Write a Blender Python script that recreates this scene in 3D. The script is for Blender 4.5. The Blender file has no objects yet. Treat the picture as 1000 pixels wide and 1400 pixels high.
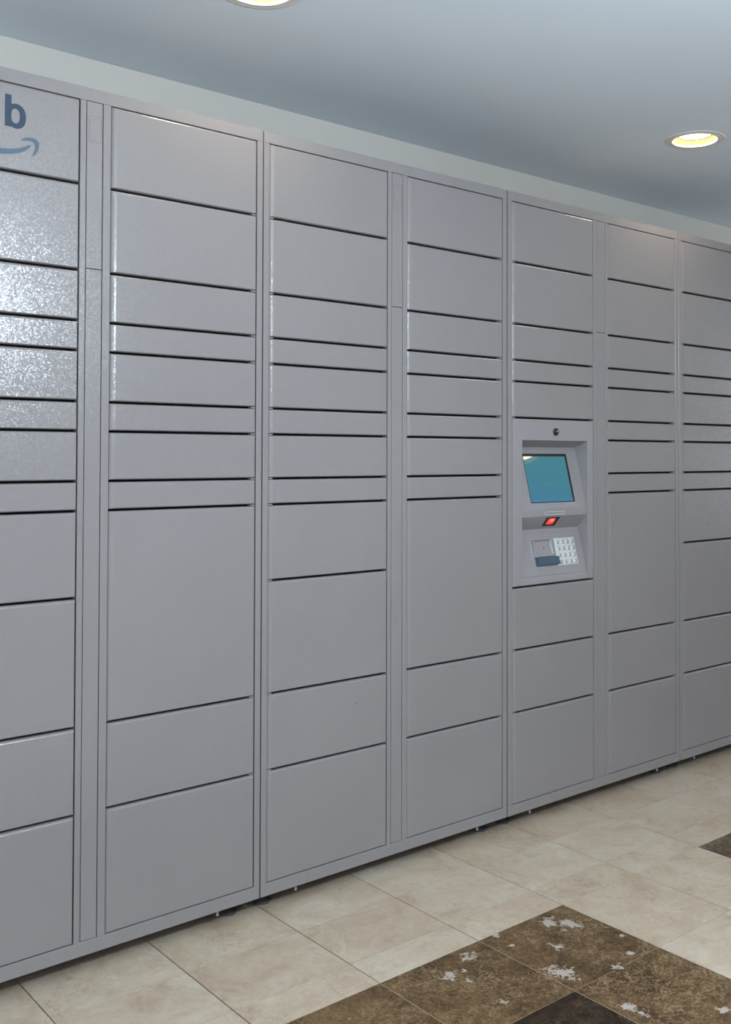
import bpy, math, random
from mathutils import Matrix, Vector
random.seed(7)
SC = bpy.context.scene
COL = SC.collection

# ------------------------------------------------------------------ camera
CAM = Vector((-1.40025, -2.26447, 1.17390))
RT = Vector((0.75580653, -0.65479303, 0.00160588))
UP = Vector((-0.01456447, -0.01435932, 0.99979082))
FW = Vector((0.65463301, 0.75567182, 0.02038958))
cd = bpy.data.cameras.new('camera')
cam = bpy.data.objects.new('camera', cd)
COL.objects.link(cam)
cam.matrix_world = Matrix(((RT.x, UP.x, -FW.x, CAM.x), (RT.y, UP.y, -FW.y, CAM.y),
                           (RT.z, UP.z, -FW.z, CAM.z), (0, 0, 0, 1)))
cd.sensor_fit = 'HORIZONTAL'; cd.sensor_width = 36.0; cd.lens = 36.0 * 1.39498
cd.shift_x = -0.08356; cd.shift_y = -0.10428
cd.clip_start = 0.05; cd.clip_end = 60
SC.camera = cam

# ------------------------------------------------------------------ light and exposure
W = bpy.data.worlds.new('world'); SC.world = W; W.use_nodes = True
bg = W.node_tree.nodes['Background']
bg.inputs[0].default_value = (0.62, 0.78, 1.0, 1); bg.inputs[1].default_value = 1.0
SC.view_settings.view_transform = 'Standard'; SC.view_settings.look = 'None'
SC.view_settings.gamma = 1.0; SC.view_settings.use_curve_mapping = False
SC.view_settings.exposure = 0.07

ROOM_X0, ROOM_X1, ROOM_Y0, ROOM_Y1, ROOM_H = -3.6, 6.0, -4.2, 0.533, 2.30
ENT = (-3.7, -0.35, 0.06, 2.18)       # unseen glazed entrance, added in the left wall for ambient fill: y0 y1 z0 z1
def area(name, loc, rot, sx, sy, energy, color, shape='RECTANGLE'):
    l = bpy.data.lights.new(name, 'AREA'); l.shape = shape; l.size = sx; l.size_y = sy
    l.energy = energy; l.color = color
    o = bpy.data.objects.new(name, l); COL.objects.link(o); o.location = loc; o.rotation_euler = rot
    return o
# photographer's cool lamp on a stand, beside the camera and outside the frame
pl = bpy.data.lights.new('stand_lamp', 'POINT'); pl.energy = 158; pl.color = (0.78, 0.89, 1.0); pl.shadow_soft_size = 0.10
po = bpy.data.objects.new('stand_lamp', pl); COL.objects.link(po); po.location = (-0.10, -2.25, 1.80)
area('entrance_fill', (ROOM_X0-0.06, (ENT[0]+ENT[1])/2, (ENT[2]+ENT[3])/2), (math.radians(90), 0, math.radians(-90)),
     ENT[1]-ENT[0], ENT[3]-ENT[2], 58, (0.88, 0.94, 1.0))

WR = (-2.05, -0.30, 0.70, 2.18)       # unseen window, added in the right wall as fill light: y0 y1 z0 z1
area('right_fill', (ROOM_X1+0.06, (WR[0]+WR[1])/2, (WR[2]+WR[3])/2), (math.radians(90), 0, math.radians(90)),
     WR[1]-WR[0], WR[3]-WR[2], 34, (0.84, 0.92, 1.0))

# ------------------------------------------------------------------ materials
def new_mat(name):
    m = bpy.data.materials.new(name); m.use_nodes = True
    nt = m.node_tree; return m, nt, nt.nodes['Principled BSDF']
def simple(name, col, rough=0.5, metal=0.0, spec=0.5, emit=None, es=0.0):
    m, nt, b = new_mat(name)
    b.inputs['Base Color'].default_value = (*col, 1); b.inputs['Roughness'].default_value = rough
    b.inputs['Metallic'].default_value = metal; b.inputs['Specular IOR Level'].default_value = spec
    if emit: b.inputs['Emission Color'].default_value = (*emit, 1); b.inputs['Emission Strength'].default_value = es
    return m
def node(nt, t, **k):
    n = nt.nodes.new(t)
    for a, v in k.items(): setattr(n, a, v)
    return n
def ramp(nt, src, stops):
    r = node(nt, 'ShaderNodeValToRGB'); nt.links.new(src, r.inputs[0])
    e = r.color_ramp.elements
    while len(e) < len(stops): e.new(0.5)
    for i, (p, c) in enumerate(stops):
        e[i].position = p; e[i].color = c if len(c) == 4 else (*c, 1)
    return r.outputs[0]
def noise(nt, vec, scale, detail=4, rough=0.55, dist=0.0):
    n = node(nt, 'ShaderNodeTexNoise'); nt.links.new(vec, n.inputs['Vector'])
    n.inputs['Scale'].default_value = scale; n.inputs['Detail'].default_value = detail
    n.inputs['Roughness'].default_value = rough; n.inputs['Distortion'].default_value = dist
    return n
def mix(nt, fac, a, b, mode='MIX'):
    m = node(nt, 'ShaderNodeMix', data_type='RGBA', blend_type=mode)
    for s, v in ((0, fac), (6, a), (7, b)):
        if hasattr(v, 'default_value') or hasattr(v, 'links'): nt.links.new(v, m.inputs[s])
        elif isinstance(v, (int, float)): m.inputs[s].default_value = v
        else: m.inputs[s].default_value = (*v, 1)
    return m.outputs[2]
def wpos(nt):
    return node(nt, 'ShaderNodeNewGeometry').outputs['Position']

def powder(name, col, rough=0.25, strength=0.105, scale=380):
    m, nt, b = new_mat(name)
    p = wpos(nt)
    n2 = noise(nt, p, 2.2, 3)
    c = ramp(nt, n2.outputs[0], [(0.3, tuple(v*0.97 for v in col)), (0.7, tuple(v*1.03 for v in col))])
    nt.links.new(c, b.inputs['Base Color'])
    # orange-peel grain: each small cell of the coat leans its own way
    vo = node(nt, 'ShaderNodeTexVoronoi', feature='F1'); vo.inputs['Scale'].default_value = scale
    nt.links.new(p, vo.inputs['Vector'])
    sb = node(nt, 'ShaderNodeVectorMath', operation='SUBTRACT'); nt.links.new(vo.outputs['Color'], sb.inputs[0]); sb.inputs[1].default_value = (0.5, 0.5, 0.5)
    sc = node(nt, 'ShaderNodeVectorMath', operation='SCALE'); nt.links.new(sb.outputs[0], sc.inputs[0]); sc.inputs[3].default_value = strength
    ad = node(nt, 'ShaderNodeVectorMath', operation='ADD'); nt.links.new(node(nt, 'ShaderNodeNewGeometry').outputs['Normal'], ad.inputs[0]); nt.links.new(sc.outputs[0], ad.inputs[1])
    no = node(nt, 'ShaderNodeVectorMath', operation='NORMALIZE'); nt.links.new(ad.outputs[0], no.inputs[0])
    nt.links.new(no.outputs[0], b.inputs['Normal'])
    b.inputs['Roughness'].default_value = rough; b.inputs['Specular IOR Level'].default_value = 0.33
    return m
LOCKER = powder('locker_powder_coat', (0.204, 0.194, 0.196))
KIOSK = powder('terminal_powder_coat', (0.225, 0.218, 0.226), 0.27, 0.16, 420)
DARK = simple('shade_black', (0.012, 0.012, 0.016), 0.8, spec=0.1)  # near-black that stands in for shade inside the door gaps
BLACK = simple('black_plastic', (0.01, 0.01, 0.013), 0.35)
RUBBER = simple('black_rubber', (0.05, 0.05, 0.055), 0.3)
ZINC = simple('zinc', (0.42, 0.43, 0.45), 0.35, 0.8)
STEEL = simple('steel', (0.62, 0.63, 0.66), 0.3, 0.9)
KEYM = simple('metal_key', (0.40, 0.42, 0.43), 0.35, 0.6)
KEYPLATE = simple('keypad_metal', (0.52, 0.55, 0.55), 0.4, 0.3)
NAVY = simple('dark_blue_plastic', (0.035, 0.065, 0.10), 0.3)
LOGO_B = simple('logo_ink_dark', (0.035, 0.055, 0.088), 0.6, spec=0.2)
LOGO_S = simple('logo_ink_mid', (0.085, 0.12, 0.16), 0.6, spec=0.2)
LABEL = simple('label_grey', (0.30, 0.30, 0.31), 0.5)
INK = simple('label_ink', (0.06, 0.06, 0.07), 0.5)
SCUFF = simple('scuff_mark', (0.05, 0.05, 0.05), 0.6)
RED = simple('scanner_light', (0.6, 0.02, 0.02), 0.3, emit=(1.0, 0.035, 0.02), es=0.95)
REDHOT = simple('scanner_light_core', (0.9, 0.1, 0.05), 0.3, emit=(1.0, 0.20, 0.10), es=1.0)
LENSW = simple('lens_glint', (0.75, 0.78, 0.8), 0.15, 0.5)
WHITE = simple('trim_white', (0.66, 0.64, 0.61), 0.4)
GOLD = simple('warm_reflector', (0.34, 0.20, 0.075), 0.5, 0.0, 0.2)
LAMP = simple('lamp_glow', (1, 0.9, 0.75), 0.5, emit=(1.0, 0.84, 0.60), es=3.2)
PANEL = simple('window_frame_paint', (0.5, 0.5, 0.5), 0.4)

def screen_mat():
    m, nt, b = new_mat('lit_screen')
    tc = node(nt, 'ShaderNodeTexCoord'); sep = node(nt, 'ShaderNodeSeparateXYZ')
    nt.links.new(tc.outputs['Generated'], sep.inputs[0])
    c = ramp(nt, sep.outputs[2], [(0.0, (0.05, 0.20, 0.40)), (0.08, (0.045, 0.19, 0.29)), (1.0, (0.05, 0.205, 0.25))])
    nt.links.new(c, b.inputs['Emission Color']); b.inputs['Emission Strength'].default_value = 0.86
    b.inputs['Base Color'].default_value = (0.01, 0.02, 0.025, 1)
    b.inputs['Roughness'].default_value = 0.03; b.inputs['Specular IOR Level'].default_value = 0.35
    return m
SCREEN = screen_mat()
SCREENLOGO = simple('screen_print', (0.02, 0.03, 0.04), 0.1, emit=(0.075, 0.21, 0.26), es=0.86)

def paint(name, col, var=0.03):
    m, nt, b = new_mat(name); p = wpos(nt)
    n = noise(nt, p, 1.3, 3)
    c = ramp(nt, n.outputs[0], [(0.3, tuple(v*(1-var) for v in col)), (0.7, tuple(v*(1+var) for v in col))])
    nt.links.new(c, b.inputs['Base Color'])
    n2 = noise(nt, p, 180, 3)
    bp = node(nt, 'ShaderNodeBump'); bp.inputs['Strength'].default_value = 0.08; bp.inputs['Distance'].default_value = 0.001
    nt.links.new(n2.outputs[0], bp.inputs['Height']); nt.links.new(bp.outputs[0], b.inputs['Normal'])
    b.inputs['Roughness'].default_value = 0.6
    return m
CEIL = paint('ceiling_paint', (0.64, 0.705, 0.765))
WALL = paint('wall_paint', (0.515, 0.50, 0.46))

def objrand_vec(nt, amt):
    oi = node(nt, 'ShaderNodeObjectInfo'); p = wpos(nt)
    mu = node(nt, 'ShaderNodeMath', operation='MULTIPLY'); mu.inputs[1].default_value = amt
    nt.links.new(oi.outputs['Random'], mu.inputs[0])
    cb = node(nt, 'ShaderNodeCombineXYZ'); nt.links.new(mu.outputs[0], cb.inputs[0]); nt.links.new(mu.outputs[0], cb.inputs[2])
    ad = node(nt, 'ShaderNodeVectorMath', operation='ADD'); nt.links.new(p, ad.inputs[0]); nt.links.new(cb.outputs[0], ad.inputs[1])
    return ad.outputs[0], oi.outputs['Random']
def thin_lines(nt, src, width, amp):
    """white where the noise value crosses its middle"""
    sb = node(nt, 'ShaderNodeMath', operation='SUBTRACT'); sb.inputs[1].default_value = 0.5; nt.links.new(src, sb.inputs[0])
    ab = node(nt, 'ShaderNodeMath', operation='ABSOLUTE'); nt.links.new(sb.outputs[0], ab.inputs[0])
    return ramp(nt, ab.outputs[0], [(0.0, (amp, amp, amp)), (width, (0, 0, 0))])
def cream():
    m, nt, b = new_mat('cream_marble')
    v, rnd = objrand_vec(nt, 37.0)
    cl = noise(nt, v, 7.5, 9, 0.66, 0.8)
    c = ramp(nt, cl.outputs[0], [(0.28, (0.300, 0.232, 0.165)), (0.42, (0.365, 0.303, 0.230)), (0.55, (0.400, 0.345, 0.270)), (0.75, (0.455, 0.415, 0.345))])
    tint = ramp(nt, rnd, [(0.0, (1.0, 0.975, 0.94)), (0.5, (1.04, 1.03, 1.02)), (1.0, (1.09, 1.10, 1.12))])
    c = mix(nt, 1.0, c, tint, 'MULTIPLY')
    f = noise(nt, v, 60, 5, 0.75)
    c = mix(nt, 1.0, c, ramp(nt, f.outputs[0], [(0.3, (0.90, 0.89, 0.88)), (0.7, (1.08, 1.08, 1.09))]), 'MULTIPLY')
    vn = noise(nt, v, 2.6, 7, 0.62, 1.0)
    gate = noise(nt, v, 5.0, 2)
    g = ramp(nt, gate.outputs[0], [(0.44, (0, 0, 0)), (0.58, (1, 1, 1))])
    c = mix(nt, mix(nt, 1.0, thin_lines(nt, vn.outputs[0], 0.006, 0.55), g, 'MULTIPLY'), c, (0.20, 0.15, 0.105))
    wn = noise(nt, v, 6.5, 5, 0.6, 1.8)
    c = mix(nt, mix(nt, 1.0, thin_lines(nt, wn.outputs[0], 0.013, 0.35), g, 'MULTIPLY'), c, (0.56, 0.53, 0.47))
    nt.links.new(c, b.inputs['Base Color'])
    b.inputs['Roughness'].default_value = 0.34; b.inputs['Specular IOR Level'].default_value = 0.35
    return m
# white quartz blots of the brown marble (world x, y, radius)
BLOTS = []
def brown(name, stops, blots=True, veincol=(0.26, 0.185, 0.105)):
    m, nt, b = new_mat(name); p = wpos(nt)
    v, rnd = objrand_vec(nt, 11.0)
    n1 = noise(nt, v, 7, 9, 0.68, 0.9)
    c = ramp(nt, n1.outputs[0], stops)
    n5 = noise(nt, v, 130, 4, 0.7, 0.3)
    c = mix(nt, 1.0, c, ramp(nt, n5.outputs[0], [(0.35, (0.70, 0.69, 0.68)), (0.65, (1.28, 1.28, 1.28))]), 'MULTIPLY')
    n4 = noise(nt, v, 45, 6, 0.75, 0.5)
    c = mix(nt, 1.0, c, ramp(nt, n4.outputs[0], [(0.3, (0.62, 0.60, 0.58)), (0.7, (1.32, 1.30, 1.26))]), 'MULTIPLY')
    # web of fine light veins
    g1 = noise(nt, v, 6, 3); gate = ramp(nt, g1.outputs[0], [(0.38, (0.15, 0.15, 0.15)), (0.6, (1, 1, 1))])
    for sc, wd, am, ds in ((9.0, 0.010, 0.75, 1.0), (17.0, 0.016, 0.8, 1.4), (34.0, 0.030, 0.65, 1.0)):
        wn = noise(nt, v, sc, 4, 0.6, ds)
        c = mix(nt, mix(nt, 1.0, thin_lines(nt, wn.outputs[0], wd, am), gate, 'MULTIPLY'), c, veincol)
    dk = noise(nt, v, 21, 5, 0.7, 0.6)
    c = mix(nt, ramp(nt, dk.outputs[0], [(0.56, (0, 0, 0)), (0.70, (0.75, 0.75, 0.75))]), c, (0.045, 0.026, 0.014))
    if blots:
        nz = noise(nt, p, 48, 6, 0.75)
        tot = None
        for (bx, by, br) in BLOTS:
            d = node(nt, 'ShaderNodeVectorMath', operation='DISTANCE'); nt.links.new(p, d.inputs[0]); d.inputs[1].default_value = (bx, by, 0)
            q = node(nt, 'ShaderNodeMath', operation='DIVIDE'); nt.links.new(d.outputs['Value'], q.inputs[0]); q.inputs[1].default_value = br
            s = node(nt, 'ShaderNodeMath', operation='SUBTRACT'); s.inputs[0].default_value = 1.0; nt.links.new(q.outputs[0], s.inputs[1])
            if tot is None: tot = s.outputs[0]
            else:
                mx = node(nt, 'ShaderNodeMath', operation='MAXIMUM'); nt.links.new(tot, mx.inputs[0]); nt.links.new(s.outputs[0], mx.inputs[1]); tot = mx.outputs[0]
        if tot is not None:
            k = node(nt, 'ShaderNodeMath', operation='MULTIPLY_ADD'); nt.links.new(nz.outputs[0], k.inputs[0]); k.inputs[1].default_value = 4.4; k.inputs[2].default_value = -2.35
            a = node(nt, 'ShaderNodeMath', operation='ADD'); nt.links.new(tot, a.inputs[0]); nt.links.new(k.outputs[0], a.inputs[1])
            # blots only near their centres
            a2 = node(nt, 'ShaderNodeMath', operation='MINIMUM'); nt.links.new(a.outputs[0], a2.inputs[0])
            t3 = node(nt, 'ShaderNodeMath', operation='MULTIPLY_ADD'); nt.links.new(tot, t3.inputs[0]); t3.inputs[1].default_value = 2.0; t3.inputs[2].default_value = 0.45
            nt.links.new(t3.outputs[0], a2.inputs[1])
            c = mix(nt, ramp(nt, a2.outputs[0], [(0.28, (0, 0, 0)), (0.48, (1, 1, 1))]), c, (0.34, 0.305, 0.262))
    nt.links.new(c, b.inputs['Base Color'])
    b.inputs['Roughness'].default_value = 0.38; b.inputs['Specular IOR Level'].default_value = 0.12
    return m

# ------------------------------------------------------------------ mesh helpers
WORLD = {}
def mesh_obj(name, verts, faces, mat, parent=None, mats=None, smooth=False, center=True, kind=None, label=None):
    """one mesh object; verts in world coordinates, origin moved to the middle of the bounds"""
    if center:
        lo = [min(v[i] for v in verts) for i in range(3)]; hi = [max(v[i] for v in verts) for i in range(3)]
        c = Vector([(lo[i]+hi[i])/2 for i in range(3)])
    else: c = Vector((0, 0, 0))
    me = bpy.data.meshes.new(name)
    me.from_pydata([(v[0]-c.x, v[1]-c.y, v[2]-c.z) for v in verts], [], faces)
    me.materials.append(mat); me.update()
    if smooth:
        for f in me.polygons: f.use_smooth = True
    o = bpy.data.objects.new(name, me); COL.objects.link(o)
    pw = WORLD.get(parent, Vector((0, 0, 0))) if parent else Vector((0, 0, 0))
    if parent: o.parent = parent
    o.location = c - pw; WORLD[o] = c.copy()
    if kind: o['kind'] = kind
    if label: o['label'] = label
    return o
def empty(name, loc, label, cat, group=None):
    o = bpy.data.objects.new(name, None); COL.objects.link(o); o.location = loc; o.empty_display_size = 0.1
    WORLD[o] = Vector(loc); o['label'] = label; o['category'] = cat
    if group: o['group'] = group
    return o
class MB:
    def __init__(s): s.v = []; s.f = []
    def add(s, vs, fs):
        n = len(s.v); s.v += [tuple(v) for v in vs]; s.f += [tuple(i+n for i in f) for f in fs]; return s
    def box(s, x0, x1, y0, y1, z0, z1):
        return s.add([(x0,y0,z0),(x1,y0,z0),(x1,y1,z0),(x0,y1,z0),(x0,y0,z1),(x1,y0,z1),(x1,y1,z1),(x0,y1,z1)],
                     [(0,3,2,1),(4,5,6,7),(0,1,5,4),(1,2,6,5),(2,3,7,6),(3,0,4,7)])
    def panel(s, x0, x1, z0, z1, yf, yb, rings):
        """front panel facing -Y; rings: list of (dl, dr, db, dt, y) from back edge to front face"""
        R = [(0, 0, 0, 0, yb)] + rings
        base = len(s.v)
        for dl, dr, db, dt, y in R:
            s.v += [(x0+dl, y, z0+db), (x1-dr, y, z0+db), (x1-dr, y, z1-dt), (x0+dl, y, z1-dt)]
        s.f.append((base, base+3, base+2, base+1))
        for k in range(len(R)-1):
            a = base+4*k; b = a+4
            for i in range(4):
                j = (i+1) % 4; s.f.append((a+i, a+j, b+j, b+i))
        l = base+4*(len(R)-1); s.f.append((l, l+1, l+2, l+3)); return s
    def lathe(s, cx, cy, prof, n=28, cap0=True, cap1=True):
        base = len(s.v)
        for r, z in prof:
            for i in range(n):
                a = 2*math.pi*i/n; s.v.append((cx+r*math.cos(a), cy+r*math.sin(a), z))
        for k in range(len(prof)-1):
            for i in range(n):
                j = (i+1) % n; s.f.append((base+k*n+i, base+k*n+j, base+(k+1)*n+j, base+(k+1)*n+i))
        if cap0: s.f.append(tuple(base+i for i in range(n))[::-1])
        if cap1: s.f.append(tuple(base+(len(prof)-1)*n+i for i in range(n)))
        return s
    def prism(s, poly, y0, y1):
        """polygon in (x,z), front at y0 (towards viewer), back at y1"""
        n = len(poly); base = len(s.v)
        s.v += [(x, y0, z) for x, z in poly] + [(x, y1, z) for x, z in poly]
        s.f.append(tuple(base+i for i in range(n))); s.f.append(tuple(base+n+i for i in range(n))[::-1])
        for i in range(n):
            j = (i+1) % n; s.f.append((base+i, base+n+i, base+n+j, base+j))
        return s
    def obj(s, name, mat, parent=None, **k): return mesh_obj(name, s.v, s.f, mat, parent, **k)

# ------------------------------------------------------------------ room shell
LIGHTS = [(-0.108, -0.155), (1.677, -0.166), (3.50, -1.98), (1.67, -1.93), (-0.11, -1.93), (5.20, -3.69)]
HOLE = 0.078
def plane_with_holes(z, x0, x1, y0, y1, holes, r, name, mat):
    xs = sorted({x0, x1} | {h[0]-0.15 for h in holes} | {h[0]+0.15 for h in holes})
    ys = sorted({y0, y1} | {h[1]-0.15 for h in holes} | {h[1]+0.15 for h in holes})
    m = MB(); n = 32
    for i in range(len(xs)-1):
        for j in range(len(ys)-1):
            a, b, c, d = xs[i], xs[i+1], ys[j], ys[j+1]
            hs = [h for h in holes if a-1e-6 <= h[0]-0.15 and h[0]+0.15 <= b+1e-6 and c-1e-6 <= h[1]-0.15 and h[1]+0.15 <= d+1e-6]
            inside = [h for h in holes if a < h[0] < b and c < h[1] < d]
            if inside:
                h = inside[0]; base = len(m.v)
                for k in range(n):
                    t = 2*math.pi*k/n; cx, sx = math.cos(t), math.sin(t)
                    # point on the cell's border in direction t
                    kx = ((b-h[0]) if cx > 0 else (h[0]-a))/max(abs(cx), 1e-9); ky = ((d-h[1]) if sx > 0 else (h[1]-c))/max(abs(sx), 1e-9)
                    q = min(kx, ky); m.v.append((h[0]+cx*q, h[1]+sx*q, z)); m.v.append((h[0]+cx*r, h[1]+sx*r, z))
                cor = {}
                for k in range(n):
                    k2 = (k+1) % n
                    m.f.append((base+2*k, base+2*k+1, base+2*k2+1, base+2*k2))
                    p, q = m.v[base+2*k], m.v[base+2*k2]
                    if abs(p[0]-q[0]) > 1e-6 and abs(p[1]-q[1]) > 1e-6:
                        cx = b if max(p[0], q[0]) > b-1e-6 else a; cy = d if max(p[1], q[1]) > d-1e-6 else c
                        m.v.append((cx, cy, z)); m.f.append((base+2*k, base+2*k2, len(m.v)-1))
            else:
                m.add([(a,c,z),(a,d,z),(b,d,z),(b,c,z)], [(0,1,2,3)])
    return m.obj(name, mat, kind='structure', center=False)
plane_with_holes(ROOM_H, ROOM_X0, ROOM_X1, ROOM_Y0, ROOM_Y1, LIGHTS, HOLE, 'ceiling', CEIL)
MB().box(ROOM_X0-.1, ROOM_X1+.1, ROOM_Y1, ROOM_Y1+.1, 0, ROOM_H+.1).obj('wall_back', WALL, kind='structure')
w = MB(); a, b = ROOM_X0-.15, ROOM_X0
w.box(a, b, ROOM_Y0, ENT[0], 0, ROOM_H+.1); w.box(a, b, ENT[1], ROOM_Y1, 0, ROOM_H+.1)
w.box(a, b, ENT[0], ENT[1], 0, ENT[2]); w.box(a, b, ENT[0], ENT[1], ENT[3], ROOM_H+.1)
w.obj('wall_left', WALL, kind='structure')
w = MB()
for k in range(5):
    y = ENT[0]+(ENT[1]-ENT[0]-.05)*k/4; w.box(a, a+.05, y, y+.05, ENT[2], ENT[3])
w.box(a, a+.05, ENT[0]+.05, ENT[1]-.05, ENT[3]-.05, ENT[3])
w.obj('fill_window_1', PANEL, kind='structure')  # bars of the unseen entrance that was added for fill
w = MB(); a, b = ROOM_X1, ROOM_X1+.15
w.box(a, b, ROOM_Y0, WR[0], 0, ROOM_H+.1); w.box(a, b, WR[1], ROOM_Y1, 0, ROOM_H+.1)
w.box(a, b, WR[0], WR[1], 0, WR[2]); w.box(a, b, WR[0], WR[1], WR[3], ROOM_H+.1)
w.obj('wall_right', WALL, kind='structure')
w = MB()
for k in range(3):
    y = WR[0]+(WR[1]-WR[0]-.05)*k/2; w.box(b-.05, b, y, y+.05, WR[2], WR[3])
w.obj('fill_window_2', PANEL, kind='structure')  # bars of the unseen opening added for the right fill
MB().box(ROOM_X0-.1, ROOM_X1+.1, ROOM_Y0-.15, ROOM_Y0, 0, ROOM_H+.1).obj('wall_front', WALL, kind='structure')

# ------------------------------------------------------------------ downlights
def downlight(x, y, label, group, power=2.8, tint=(1.0, 0.84, 0.64)):
    t = empty('ceiling_downlight', (x, y, ROOM_H), label, 'ceiling light', group)
    # trim ring: flat collar with a stepped lip
    prof = [(0.105, ROOM_H-0.0003), (0.104, ROOM_H-0.0018), (0.097, ROOM_H-0.0025), (0.094, ROOM_H-0.0008), (0.090, ROOM_H-0.003),
            (0.080, ROOM_H-0.004), (0.076, ROOM_H-0.002), (0.076, ROOM_H+0.002)]
    MB().lathe(x, y, prof, 48, False, False).obj('trim_ring', WHITE, t, smooth=True)
    r = MB().lathe(x, y, [(0.076, ROOM_H+0.002), (0.071, ROOM_H+0.008), (0.0585, ROOM_H+0.0185)], 48, False, False)
    r.obj('reflector', GOLD, t, smooth=True)
    MB().lathe(x, y, [(0.058, ROOM_H+0.019), (0.058, ROOM_H+0.03)], 40).obj('lamp', LAMP, t)
    l = bpy.data.lights.new('downlight_lamp', 'AREA'); l.shape = 'DISK'; l.size = 0.108; l.energy = power; l.color = tint
    lo = bpy.data.objects.new('downlight_lamp', l); COL.objects.link(lo); lo.parent = t; lo.location = (0, 0, 0.0175)
downlight(*LIGHTS[0], 'round recessed ceiling downlight cut off by the top edge of the picture', 'warm recessed ceiling downlights')
downlight(*LIGHTS[1], 'round recessed downlight glowing warm in the ceiling above the lockers at far right', 'warm recessed ceiling downlights')
FAR = ['round recessed downlight over the lobby, the one mirrored in the touchscreen corner',
       'round recessed downlight over the lobby floor straight out from the touchscreen unit',
       'round recessed downlight over the lobby floor straight out from the lettered left unit',
       'round recessed downlight in the far lobby corner by the right wall']
for n_, q in enumerate(LIGHTS[2:]):
    downlight(*q, FAR[n_], 'lobby downlights out of view', 1.0 if n_ == 0 else 4.5, (1.0, 0.70, 0.38))

# ------------------------------------------------------------------ floor of single tiles
def px_floor(x, y):
    a = (x-583.56)/1394.98; b = -(y-595.72)/1394.98
    v = RT*a+UP*b+FW; k = -CAM.z/v.z; p = CAM+v*k; return p.x, p.y
for (bx, by, br) in ((752, 1261, .042), (778, 1263, .045), (762, 1293, .024), (766, 1329, .044), (782, 1333, .03), (640, 1308, .028),
                     (614, 1335, .030), (634, 1326, .016), (640, 1339, .016), (688, 1370, .016), (844, 1321, .022), (862, 1303, .014),
                     (860, 1376, .026), (880, 1386, .02), (990, 1380, .024), (680, 1278, .018), (850, 1279, .013), (700, 1293, .012), (478, 1393, .012)):
    X, Y = px_floor(bx, by); BLOTS.append((X, Y, br))
CREAM = cream()
BROWN = brown('brown_marble', [(0.25, (0.022, 0.012, 0.006)), (0.42, (0.066, 0.040, 0.020)), (0.58, (0.112, 0.073, 0.037)), (0.75, (0.175, 0.120, 0.066))])
DBROWN = brown('dark_brown_marble', [(0.3, (0.008, 0.006, 0.005)), (0.55, (0.022, 0.015, 0.010)), (0.72, (0.08, 0.052, 0.030))], False, (0.12, 0.08, 0.045))
SBROWN = brown('streaked_brown_marble', [(0.3, (0.030, 0.020, 0.014)), (0.5, (0.10, 0.068, 0.045)), (0.72, (0.19, 0.14, 0.10))], True, (0.30, 0.24, 0.19))
GROUT = simple('grout', (0.075, 0.06, 0.048), 0.9, spec=0.1)
fl = MB().box(ROOM_X0-.1, ROOM_X1+.1, ROOM_Y0-.15, ROOM_Y1+.1, -0.06, -0.004).obj('floor', GROUT, kind='structure')
T = 0.3048; GX0 = 0.0281
ys = [ROOM_Y1, 0.4721, 0.1673, -0.1375, -0.3490, -0.4600]
while ys[-1]-T > ROOM_Y0: ys.append(ys[-1]-T)
ys.append(ROOM_Y0)
xs = []
n0 = math.ceil((ROOM_X0-GX0)/T); n1 = math.floor((ROOM_X1-GX0)/T)
xs = [ROOM_X0]+[GX0+n*T for n in range(n0, n1+1)]+[ROOM_X1]
tile_mesh = {}
def tile_geo(sx, sy):
    gx, gy, c = 0.0013, 0.0006, 0.00015
    a, b = sx/2-gx, sy/2-gy
    v = [(-a,-b,-.008),(a,-b,-.008),(a,b,-.008),(-a,b,-.008),(-a,-b,-c),(a,-b,-c),(a,b,-c),(-a,b,-c),
         (-a+c,-b+c,0),(a-c,-b+c,0),(a-c,b-c,0),(-a+c,b-c,0)]
    f = [(0,1,5,4),(1,2,6,5),(2,3,7,6),(3,0,4,7),(4,5,9,8),(5,6,10,9),(6,7,11,10),(7,4,8,11),(8,9,10,11)]
    return v, f
far = MB()
def tile_kind(xc, yc):
    i = round((xc-(GX0+T*0.5))/T)           # column: 0 is between lines c and d
    if yc > -0.46: return 'c'
    j = int((-0.46-yc)//T)                  # row below the border
    k = (i-(-3)) % 7                        # blocks of five columns, two cream columns between
    if j >= 5: return 'c'
    if k >= 5: return 'c'
    if 1 <= k <= 3 and 1 <= j <= 3: return 'd'
    if i >= 4: return 's'
    return 'b'
TM = {'c': CREAM, 'b': BROWN, 'd': DBROWN, 's': SBROWN}
for i in range(len(xs)-1):
    for j in range(len(ys)-1):
        x0, x1, y1, y0 = xs[i], xs[i+1], ys[j], ys[j+1]
        sx, sy = x1-x0, y1-y0
        if sx < 0.01 or sy < 0.01: continue
        xc, yc = (x0+x1)/2, (y0+y1)/2; k = tile_kind(xc, yc)
        if -0.95 < xc < 3.3 and yc > -1.5:
            key = (round(sx, 4), round(sy, 4), k)
            if key not in tile_mesh:
                v, f = tile_geo(sx, sy); me = bpy.data.meshes.new('floor_tile'); me.from_pydata(v, [], f); me.materials.append(TM[k]); tile_mesh[key] = me
            o = bpy.data.objects.new('floor_tile', tile_mesh[key]); COL.objects.link(o); o.parent = fl
            o.location = Vector((xc, yc, random.uniform(-.0003, 0)))-WORLD[fl]
            if k == 'b': o['label'] = 'brown marble tile'
            elif k == 'd': o['label'] = 'very dark brown marble tile'
            elif k == 's': o['label'] = 'dark streaked brown marble tile'
        else:
            v, f = tile_geo(sx, sy); far.add([(a+xc, b+yc, c) for a, b, c in v], f)
far.obj('floor_tile', CREAM, fl, kind='stuff')
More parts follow.
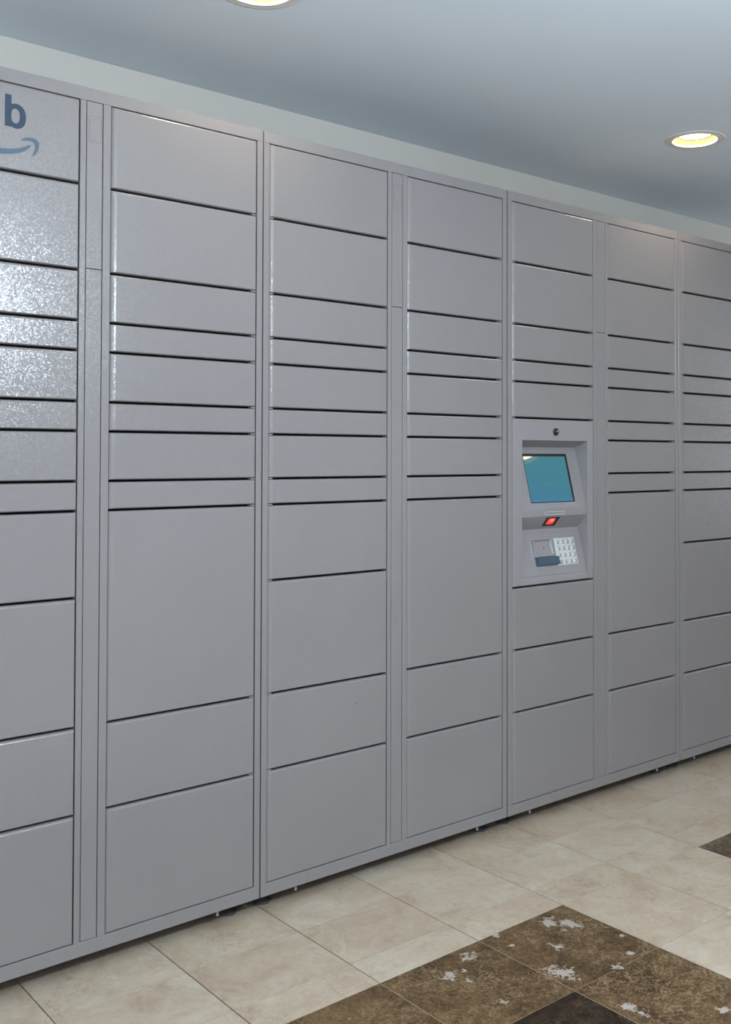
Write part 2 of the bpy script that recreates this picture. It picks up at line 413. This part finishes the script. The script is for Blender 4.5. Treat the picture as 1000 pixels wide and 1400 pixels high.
# tan grout between the brown tiles of the near block
TAN = simple('tan_grout', (0.24, 0.175, 0.105), 0.7)
bx0, bx1, by1 = GX0-3*T, GX0+2*T, -0.46
for k in range(1, 5):
    x = GX0+(k-3)*T
    MB().box(x-.0011, x+.0011, by1-3.3*T, by1-.001, -0.0035, -0.0004).obj('grout_line', TAN, fl)
for k in range(1, 4):
    y = by1-k*T
    for c_ in range(5):
        MB().box(bx0+c_*T+.0013, bx0+(c_+1)*T-.0013, y-.0007, y+.0007, -0.0035, -0.0003).obj('grout_line', TAN, fl)

# ------------------------------------------------------------------ lockers
ZR = {'T': 1.9890, 1: 1.7953, 2: 1.5979, 3: 1.4825, 4: 1.4143, 5: 1.2984, 6: 1.2307, 7: 1.1161, 8: 1.0486, 9: 0.8520,
      'k': 0.7577, 10: 0.5603, 11: 0.3640, 'B': 0.0779}
ZTOP, ZBOT = 2.0189, 0.0452
GAP = 0.0027
def door(name, x0, x1, ztop, zbot, parent, hinge):
    tt = ZR[ztop]-(0.0011 if ztop == 'T' else GAP); bb = ZR[zbot]+(0.0011 if zbot == 'B' else GAP)
    a, b = x0+0.0019, x1-0.0018
    m = MB().panel(a, b, bb, tt, 0, 0.019, [(0, 0, 0, 0, 0.0050), (0.0010, 0.0006, 0.0005, 0.0006, 0.0038), (0.0045, 0.0014, 0.0012, 0.0022, 0.0017), (0.0085, 0.0022, 0.0020, 0.0036, 0.0007), (0.0130, 0.0032, 0.0028, 0.0052, 0)])
    d = m.obj(name, LOCKER, parent)
    if zbot != 'B':
        z = ZR[zbot]
        hx0, hx1 = (a, a+0.0125) if hinge == 'L' else (b-0.0125, b)
        MB().box(hx0, hx1, 0.003, 0.018, z-0.0017, z+0.0017).obj('hinge_tab', LOCKER, d)
    return d
def foot(x, y, parent):
    f = MB().lathe(x, y, [(0.0125, 0.016), (0.006, 0.020), (0.006, ZBOT+0.004)], 20)
    s = f.obj('foot', ZINC, parent, smooth=False)
    MB().lathe(x, y, [(0.0235, 0.0), (0.0245, 0.002), (0.0245, 0.005), (0.021, 0.009), (0.0125, 0.015), (0.0125, 0.0159)], 32).obj('foot_pad', RUBBER, s, label='black rubber pad')
def locker_unit(E, x_start, x_end, left_rows, right_rows, label, kiosk=None):
    """E: edges (left col 0/1, strip a/b, right col 0/1)"""
    u = empty('locker_unit', (x_start, 0, 0), label, 'locker', 'grey parcel locker units in a row')
    g = 0.0012
    X0, X1 = x_start+g, x_end-g
    c0, c1, sa, sb, d0, d1 = E
    fr = MB(); y0, y1 = 0.0006, 0.024
    # stiles and rails of the front frame
    zt, zb = ZR['T'], ZR['B']
    def member(a, b, z0, z1):
        fr.panel(a, b, z0, z1, y0, y1, [(0, 0, 0, 0, y0+0.001), (0.0009, 0.0009, 0.0009, 0.0009, y0)])
    member(X0, X1, zt, ZTOP); member(X0, X1, ZBOT, zb)
    member(X0, c0, zb, zt); member(c1, sa-0.0004, zb, zt); member(sb+0.0004, d0, zb, zt); member(d1, X1, zb, zt)
    # carcass: sides, top, bottom, back
    fr.box(X0, X0+.002, y1, 0.52, ZBOT, ZTOP); fr.box(X1-.002, X1, y1, 0.52, ZBOT, ZTOP)
    fr.box(X0+.002, X1-.002, y1, 0.52, ZTOP-.002, ZTOP); fr.box(X0+.002, X1-.002, y1, 0.52, ZBOT, ZBOT+.002)
    fr.box(X0+.002, X1-.002, 0.518, 0.52, ZBOT+.002, ZTOP-.002)
    fr.obj('frame', LOCKER, u)
    # near-black sheets behind the doors, painting the shade inside the gaps
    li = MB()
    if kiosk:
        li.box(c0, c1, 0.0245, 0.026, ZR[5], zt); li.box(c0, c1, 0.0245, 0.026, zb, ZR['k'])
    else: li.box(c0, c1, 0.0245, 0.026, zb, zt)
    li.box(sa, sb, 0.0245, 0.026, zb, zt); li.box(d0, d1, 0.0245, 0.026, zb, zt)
    li.obj('gap_shade', DARK, u)
    out = []
    for (a, b, rows, h) in ((c0, c1, left_rows, 'L'), (d0, d1, right_rows, 'R')):
        for i in range(len(rows)-1):
            if kiosk and h == 'L' and rows[i] == 5 and rows[i+1] == 'k': continue
            out.append(door('door', a, b, rows[i], rows[i+1], u, h))
    # narrow cover strip in two lengths
    zs = 1.6030
    ring = [(0, 0, 0, 0, 0.002), (0.0009, 0.0009, 0.0009, 0.0009, 0.0008)]
    up = MB().panel(sa+.0009, sb-.0012, zs+.0006, zt-.0008, 0, 0.02, ring).obj('cover_strip', LOCKER, u)
    MB().panel(sa+.0009, sb-.0012, zb+.001, zs-.0006, 0, 0.02, ring).obj('cover_strip', LOCKER, u)
    # small access plate near the top with two screws
    pa, pb, pz0, pz1 = sa+.0070, sb-.0060, 1.8965, 1.9540
    poly = []
    r = 0.004
    for (cx, cz, s) in ((pb-r, pz1-r, 0), (pa+r, pz1-r, 1), (pa+r, pz0+r, 2), (pb-r, pz0+r, 3)):
        for k in range(4):
            t = math.pi/2*(s+k/3.0); poly.append((cx+r*math.cos(t), cz+r*math.sin(t)))
    poly = poly[::-1]
    edge = MB().prism(poly, 0.00045, 0.0012)
    pl = edge.obj('access_plate', LOCKER, up)
    cxm, czm = (pa+pb)/2, (pz0+pz1)/2
    inr = [((x-cxm)*0.93+cxm, (z-czm)*0.97+czm) for x, z in poly]
    # dark scribed outline
    rim = MB(); n = len(poly)
    hw, hh = (pb-pa)/2, (pz1-pz0)/2
    o2 = [((x-cxm)*(1+.0011/hw)+cxm, (z-czm)*(1+.0011/hh)+czm) for x, z in poly]
    rim.v = [(x, 0.00035, z) for x, z in poly]+[(x, 0.00035, z) for x, z in o2]
    rim.f = [(i, (i+1) % n, n+(i+1) % n, n+i) for i in range(n)]
    rim.obj('plate_outline', simple_cached('outline_shade'), up)
    for z in (pz1-.007, pz0+.007):
        q = [(cxm+.0017*math.cos(k*math.pi/5), z-.0017*math.sin(k*math.pi/5)) for k in range(10)]
        MB().prism(q, 0.0001, 0.0006).obj('screw', simple_cached('screw_grey'), up)
    # feet and bolts
    for x in (X0+0.048, X1-0.052):
        foot(x, 0.074, u); foot(x, 0.46, u)
    for x in (X0+0.122, X1-0.108):
        MB().lathe(x, 0.024, [(0.0030, 0.0245), (0.0042, 0.026), (0.0042, 0.033), (0.003, 0.0335), (0.003, ZBOT+.002)], 12).obj('bolt', ZINC, u)
    return u, out
_sc = {}
def simple_cached(n):
    if n not in _sc:
        _sc[n] = simple(n, {'outline_shade': (0.105, 0.10, 0.105), 'screw_grey': (0.12, 0.12, 0.13)}[n], 0.5)
    return _sc[n]
R_A = ['T', 1, 2, 3, 4, 5, 6, 7, 8, 9, 10, 11, 'B']
R_B = ['T', 1, 2, 3, 4, 5, 6, 7, 8, 10, 11, 'B']
R_E = ['T', 1, 2, 3, 4, 5, 'k', 10, 11, 'B']
uA, dA = locker_unit((-0.8800, -0.4843, -0.4698, -0.4301, -0.4112, -0.0170), -0.8990, 0.0010, R_A, R_B,
    'grey metal locker unit at left end, dark letter b and curved arrow on top door')
uB, dB = locker_unit((0.0197, 0.4155, 0.4294, 0.4706, 0.4875, 0.8794), 0.0018, 0.8990, R_A, R_B,
    'grey metal parcel locker unit without screen or letter, second from the left')
uC, dC = locker_unit((0.9214, 1.3191, 1.3359, 1.3828, 1.3967, 1.7891), 0.9012, 1.8099, R_E, R_B,
    'grey metal parcel locker unit with a built-in teal touchscreen and keypad', kiosk=True)
uD, dD = locker_unit((1.8314, 2.2272, 2.2411, 2.2823, 2.2992, 2.6911), 1.8105, 2.7100, R_A, R_B,
    'grey metal locker unit at right end, cut by the right picture edge')
dA[0]['label'] = 'top door with dark blue letter b and curved arrow'
# scuff on one door of the second unit
for d in dB:
    z = WORLD[d].z
    if WORLD[d].x < 0.4 and 0.364 < z < 0.5603:
        q = [(0.3066+.0022*math.cos(k*math.pi/4), 0.4931-.0026*math.sin(k*math.pi/4)) for k in range(8)]
        MB().prism(q, -0.0003, 0.0).obj('scuff_mark', SCUFF, d, label='small dark scuff')
# ---- lettering and curved arrow on the top left door
top = dA[0]
def ellipse_ring(cx, cz, ax, az, bx, bz, n=36, dx=0, a0=0, a1=2*math.pi):
    pass
lb = MB(); Y0, Y1 = -0.0005, 0.0
sx0, sx1 = -0.6524, -0.6388
lb.prism([(sx0, 1.8915), (sx0, 1.9612), (sx1, 1.9612), (sx1, 1.8915)], Y0, Y1)
n = 36; base = len(lb.v)
for (cx, cz, rx, rz) in ((-0.6285, 1.9165, 0.0212, 0.0272), (-0.6300, 1.9165, 0.0095, 0.0160)):
    for y in (Y0, Y1):
        for k in range(n):
            a = 2*math.pi*k/n
            ca, sa_ = math.cos(a), math.sin(a)
            x = cx+rx*(abs(ca)**0.9)*(1 if ca >= 0 else -1); z = cz+rz*(abs(sa_)**0.9)*(1 if sa_ >= 0 else -1)
            lb.v.append((max(x, sx0+0.002), y-0.00002, z))
for k in range(n):
    j = (k+1) % n
    of, ob, inf, inb = base+k, base+n+k, base+2*n+k, base+3*n+k
    of2, ob2, inf2, inb2 = base+j, base+n+j, base+2*n+j, base+3*n+j
    lb.f += [(of, inf, inf2, of2), (of, of2, ob2, ob), (inf, inb, inb2, inf2)]
lb.obj('letter', LOGO_B, top, label='dark blue letter b')
sm = MB()
up_, lo_ = [], []
P = [(-0.800, 1.8590, 1.8590), (-0.780, 1.8530, 1.8475), (-0.755, 1.8475, 1.8385), (-0.725, 1.8425, 1.8315), (-0.700, 1.8405, 1.8285),
     (-0.680, 1.8400, 1.8275), (-0.660, 1.8405, 1.8282), (-0.640, 1.8428, 1.8315), (-0.622, 1.8475, 1.8370), (-0.610, 1.8530, 1.8430), (-0.6000, 1.8590, 1.8510), (-0.5965, 1.8590, 1.8560)]
sm.prism([(p[0], p[2]) for p in P]+[(p[0], p[1]) for p in P[::-1]], Y0, Y1)
hp = [(-0.6175, 1.8672), (-0.6110, 1.8722), (-0.6020, 1.8752), (-0.5920, 1.8762), (-0.5835, 1.8742), (-0.5780, 1.8680), (-0.5778, 1.8580), (-0.5812, 1.8480), (-0.5870, 1.8390), (-0.5935, 1.8352),
      (-0.5912, 1.8420), (-0.5880, 1.8500), (-0.5868, 1.8580), (-0.5880, 1.8640), (-0.5925, 1.8672), (-0.6000, 1.8682), (-0.6080, 1.8672), (-0.6150, 1.8655)]
sm.prism(hp[::-1], Y0, Y1)
sm.obj('curved_arrow', LOGO_S, top, label='slate blue curved arrow')

# ------------------------------------------------------------------ terminal set into the third unit
kx0, kx1 = 0.9214+0.0012, 1.3191-0.0014
kz1, kz0 = ZR[5]-GAP, ZR['k']+GAP
ox0, ox1, oz0, oz1 = 0.9660, 1.2849, 0.7665, 1.2274
FT, FB, LP, UN, KB = (0.0565, 1.2054), (0.0050, 1.0080), (0.0045, 0.9790), (0.0430, 0.9350), (0.0010, 0.7745)
tp = MB()
ed = [(0, 0, 0.004), (0.0015, 0.0012, 0.0012), (0.010, 0.003, 0.0)]
# outer skirt and front face around the opening
rings = [[(kx0+l, y, kz0+s), (kx1-s, y, kz0+s), (kx1-s, y, kz1-s), (kx0+l, y, kz1-s)] for l, s, y in [(0, 0, 0.019)]+ed]
rings.append([(ox0, 0.0, oz0), (ox1, 0.0, oz0), (ox1, 0.0, oz1), (ox0, 0.0, oz1)])
for r_ in rings: tp.v += r_
for k in range(len(rings)-1):
    for i in range(4):
        j = (i+1) % 4; tp.f.append((4*k+i, 4*k+j, 4*k+4+j, 4*k+4+i))
# recess: profile swept in x, with side walls
prof = [(0.0, oz1), FT, (FB[0]+0.0013, FB[1]+0.005), (FB[0]-0.001, FB[1]-0.003), (FB[0]-0.0012, FB[1]-0.010), LP, UN, (KB[0]+.0012, KB[1]+.0045), (KB[0], KB[1]), (0.0, oz0)]
b0 = len(tp.v)
for y, z in prof: tp.v += [(ox0, y, z), (ox1, y, z)]
for k in range(len(prof)-1): tp.f.append((b0+2*k, b0+2*k+1, b0+2*k+3, b0+2*k+2))
YB = 0.0600
for side, x in ((0, ox0), (1, ox1)):
    bb = len(tp.v); tp.v += [(x, 0.0, oz0), (x, YB, oz0), (x, YB, oz1), (x, 0.0, oz1)]
    tp.f.append((bb, bb+1, bb+2, bb+3) if side == 0 else (bb+3, bb+2, bb+1, bb))
panel = tp.obj('terminal_panel', KIOSK, uC)
# frames of the two slanted faces
def face_frame(Pt, Pb):
    """origin at top, u=+x, w=down the slope, n=outward"""
    w_ = Vector((0, Pb[0]-Pt[0], Pb[1]-Pt[1])); L = w_.length; w_.normalize(); n_ = Vector((0, w_.z, -w_.y)); 
    if n_.y > 0: n_ = -n_
    return Vector((0, Pt[0], Pt[1])), w_, n_, L
O1, W1, N1, L1 = face_frame(FT, FB)
O2, W2, N2, L2 = face_frame(UN, KB)
def slab(fr, u0, u1, w0, w1, h0, h1, name, mat, parent, ch=0.0, label=None):
    O, Wv, N, L = fr
    P_ = lambda u, w_, h: Vector((u, 0, 0))+O+Wv*w_+N*h
    c = ch
    vs = [P_(u0, w0, h0), P_(u1, w0, h0), P_(u1, w1, h0), P_(u0, w1, h0), P_(u0+c, w0+c, h1), P_(u1-c, w0+c, h1), P_(u1-c, w1-c, h1), P_(u0+c, w1-c, h1)]
    m = MB().add(vs, [(0, 1, 2, 3), (7, 6, 5, 4), (0, 4, 5, 1), (1, 5, 6, 2), (2, 6, 7, 3), (3, 7, 4, 0)])
    return m.obj(name, mat, parent, label=label)
def to_face(fr, x, y):
    """pixel of the photograph -> (u, w) on a slanted face (used only to measure)"""
    O, Wv, N, L = fr
    a = (x-583.56)/1394.98; b = -(y-595.72)/1394.98
    v = RT*a+UP*b+FW; k = (O-CAM).dot(N)/v.dot(N); p = CAM+v*k
    return p.x, (p-O).dot(Wv)
F1, F2 = (O1, W1, N1, L1), (O2, W2, N2, L2)
u1, w0 = to_face(F1, 772.8, 621.0); u1b, w1 = to_face(F1, 786.7, 685.3); u0, w1b = to_face(F1, 726.8, 687.6)
sR = (u1+u1b)/2; sW1 = (w1+w1b)/2
scr_bz = slab(F1, u0-.001, sR+.001, w0-.001, sW1+.001, 0.0004, 0.0012, 'screen_frame', BLACK, panel, label='thin black screen surround')
scr = slab(F1, u0, sR-.0095, w0+.0085, sW1-.0016, 0.0008, 0.0016, 'screen', SCREEN, uC, label='lit teal touchscreen')
# faint mark on the screen: a small curve under two short words, hardly readable
def screen_poly(pts, name, dz=0.0020):
    O, Wv, N, L = F1; vs = [Vector((u, 0, 0))+O+Wv*w_+N*dz for u, w_ in pts]
    vs2 = [v-N*0.0004 for v in vs]; n = len(vs)
    return MB().add(vs+vs2, [tuple(range(n))[::-1], tuple(range(n, 2*n))]+[(i, (i+1) % n, n+(i+1) % n, n+i) for i in range(n)]).obj(name, SCREENLOGO, scr, label='faint pale curve')
cu, cw = (u0+sR)/2-.004, (w0+sW1)/2
arc = [(-.028+.056*k/10, 0.020+0.012*math.sin(math.pi*k/10)) for k in range(11)]
screen_poly([(cu+a, cw-.01+b) for a, b in arc]+[(cu+a, cw-.01+b+0.0035*math.sin(math.pi*k/10)+0.0004) for k, (a, b) in list(enumerate(arc))[::-1]], 'curve_mark')
# label on the lip between the faces
yl = min(FB[0]-0.0012, LP[0])-0.0004
lx0, lx1 = 1.075, 1.172
lab = MB().box(lx0, lx1, 0.0024, 0.0042, 0.9825, 0.9945).obj('label_plate', LABEL, panel)
tx = lx0+.004
i = 0
while tx < lx1-.006:
    wd = (0.006, 0.004, 0.008, 0.005, 0.007)[i % 5]
    MB().box(tx, min(tx+wd, lx1-.003), 0.0019, 0.0024, 0.9875, 0.9905).obj('label_ink', INK, lab); tx += wd+.0022; i += 1
# barcode scanner window in the underside
Ou, Wu, Nu, Lu = face_frame(LP, UN)
Nu = Vector((0, Wu.z, -Wu.y)); Nu = Nu if Nu.z < 0 else -Nu
FU = (Ou, Wu, Nu, Lu)
def uf(x, y):
    a = (x-583.56)/1394.98; b = -(y-595.72)/1394.98
    v = RT*a+UP*b+FW; k = (Ou-CAM).dot(Nu)/v.dot(Nu); p = CAM+v*k; return p.x, (p-Ou).dot(Wu)
ua, ub = uf(680+365/5.39, 560+795/5.39), uf(680+425/5.39, 560+852/5.39)
uc = uf(680+460/5.39, 560+790/5.39); ud = uf(680+330/5.39, 560+858/5.39)
s0, s1 = (ua[0]+ud[0])/2, (uc[0]+ub[0])/2; q0, q1 = max(0.003, min(ua[1], uc[1])), min(Lu-.003, max(ub[1], ud[1]))
scan = slab(FU, s0, s1, q0, q1, 0.0002, 0.0015, 'barcode_scanner', BLACK, uC, label='dark scanner window with red light')
slab(FU, s0+(s1-s0)*.20, s0+(s1-s0)*.72, q0+(q1-q0)*.12, q0+(q1-q0)*.78, 0.0015, 0.0022, 'scanner_light', RED, scan, 0.002, 'glowing red light')
slab(FU, s0+(s1-s0)*.34, s0+(s1-s0)*.62, q0+(q1-q0)*.14, q0+(q1-q0)*.50, 0.0022, 0.0026, 'light_core', REDHOT, scan, 0.0015, 'bright red core')
# lower face: plate, card reader, keypad
def q5(x, y): return to_face(F2, 680+x/5.39, 560+y/5.39)
plate = slab(F2, ox0+.0005, ox1-.008, 0.0125, L2-.012, 0.0002, 0.0014, 'keypad_plate', KIOSK, panel, 0.0008)
ku0, kw0 = q5(405, 950); ku1, kw1 = q5(595, 1135); kut, _ = q5(560, 942); kub, _ = q5(452, 1145)
KU0, KU1 = (ku0+kub)/2, (ku1+kut)/2
pad = slab(F2, KU0, KU1, kw0, kw1, 0.0013, 0.003, 'keypad', KEYPLATE, uC, 0.0008, 'brushed metal keypad')
cu_, rw_ = (KU1-KU0)/4.15, (kw1-kw0)/4.1
for r_ in range(4):
    for c_ in range(4):
        a = KU0+(KU1-KU0)*0.03+cu_*(c_+0.2); b = kw0+(kw1-kw0)*0.03+rw_*(r_+0.2)
        slab(F2, a, a+cu_*0.58, b, b+rw_*0.58, 0.003, 0.0065, 'key', KEYM, pad, 0.002)
ca, cb = q5(252, 960), q5(275, 1095); cc, cd_ = q5(385, 975), q5(405, 1075); fa, fb = q5(440, 1085), q5(285, 1160)
r0 = (ca[0]+cb[0])/2; r1 = (cc[0]+cd_[0])/2; wt, wb = ca[1]+.002, cb[1]-.001
rd = slab(F2, r0-.003, r1+.004, wt, wb, 0.0013, 0.004, 'card_reader', KIOSK, uC, 0.0008, 'card reader with dark blue flap')
slab(F2, r0-.0025, r0+.0012, wt+.0005, wb, 0.004, 0.0085, 'guide_rail', STEEL, rd, 0.001, 'bright guide rail')
slab(F2, r1-.001, r1+.0027, wt+.003, wb-.008, 0.004, 0.0085, 'guide_rail', STEEL, rd, 0.001, 'bright guide rail')
slab(F2, r0+.006, r1-.004, wt+.003, wt+.0048, 0.004, 0.0046, 'card_slot', BLACK, rd)
mx, mw = q5(337, 1022)
slab(F2, mx-.002, mx+.002, mw-.003, mw+.003, 0.004, 0.0046, 'arrow_mark', INK, rd)
fu1 = fa[0]; fw = fb[1]
slab(F2, r0+.000, fu1, wb, fw, 0.0014, 0.013, 'flap', NAVY, rd, 0.003, 'dark blue plastic flap')
# camera above the screen: dark round body facing the viewer
def disc(cx, cz, prof, name, mat, parent, n=28, label=None):
    m = MB()
    for r_, y in prof:
        m.v += [(cx+r_*math.cos(2*math.pi*k/n), y, cz+r_*math.sin(2*math.pi*k/n)) for k in range(n)]
    for j in range(len(prof)-1):
        for k in range(n):
            k2 = (k+1) % n; m.f.append((j*n+k, j*n+k2, (j+1)*n+k2, (j+1)*n+k))
    m.f.append(tuple((len(prof)-1)*n+k for k in range(n))); m.f.append(tuple(range(n))[::-1])
    return m.obj(name, mat, parent, label=label)
cm = disc(1.1247, 1.2560, [(0.0125, 0.0), (0.0125, -0.003), (0.0110, -0.0045), (0.0085, -0.0045), (0.0075, -0.003)], 'camera', BLACK, uC, label='small round black camera')
disc(1.1247, 1.2560, [(0.0072, -0.003), (0.0068, -0.0045), (0.004, -0.0062), (0.0015, -0.0068)], 'lens', BLACK, cm)
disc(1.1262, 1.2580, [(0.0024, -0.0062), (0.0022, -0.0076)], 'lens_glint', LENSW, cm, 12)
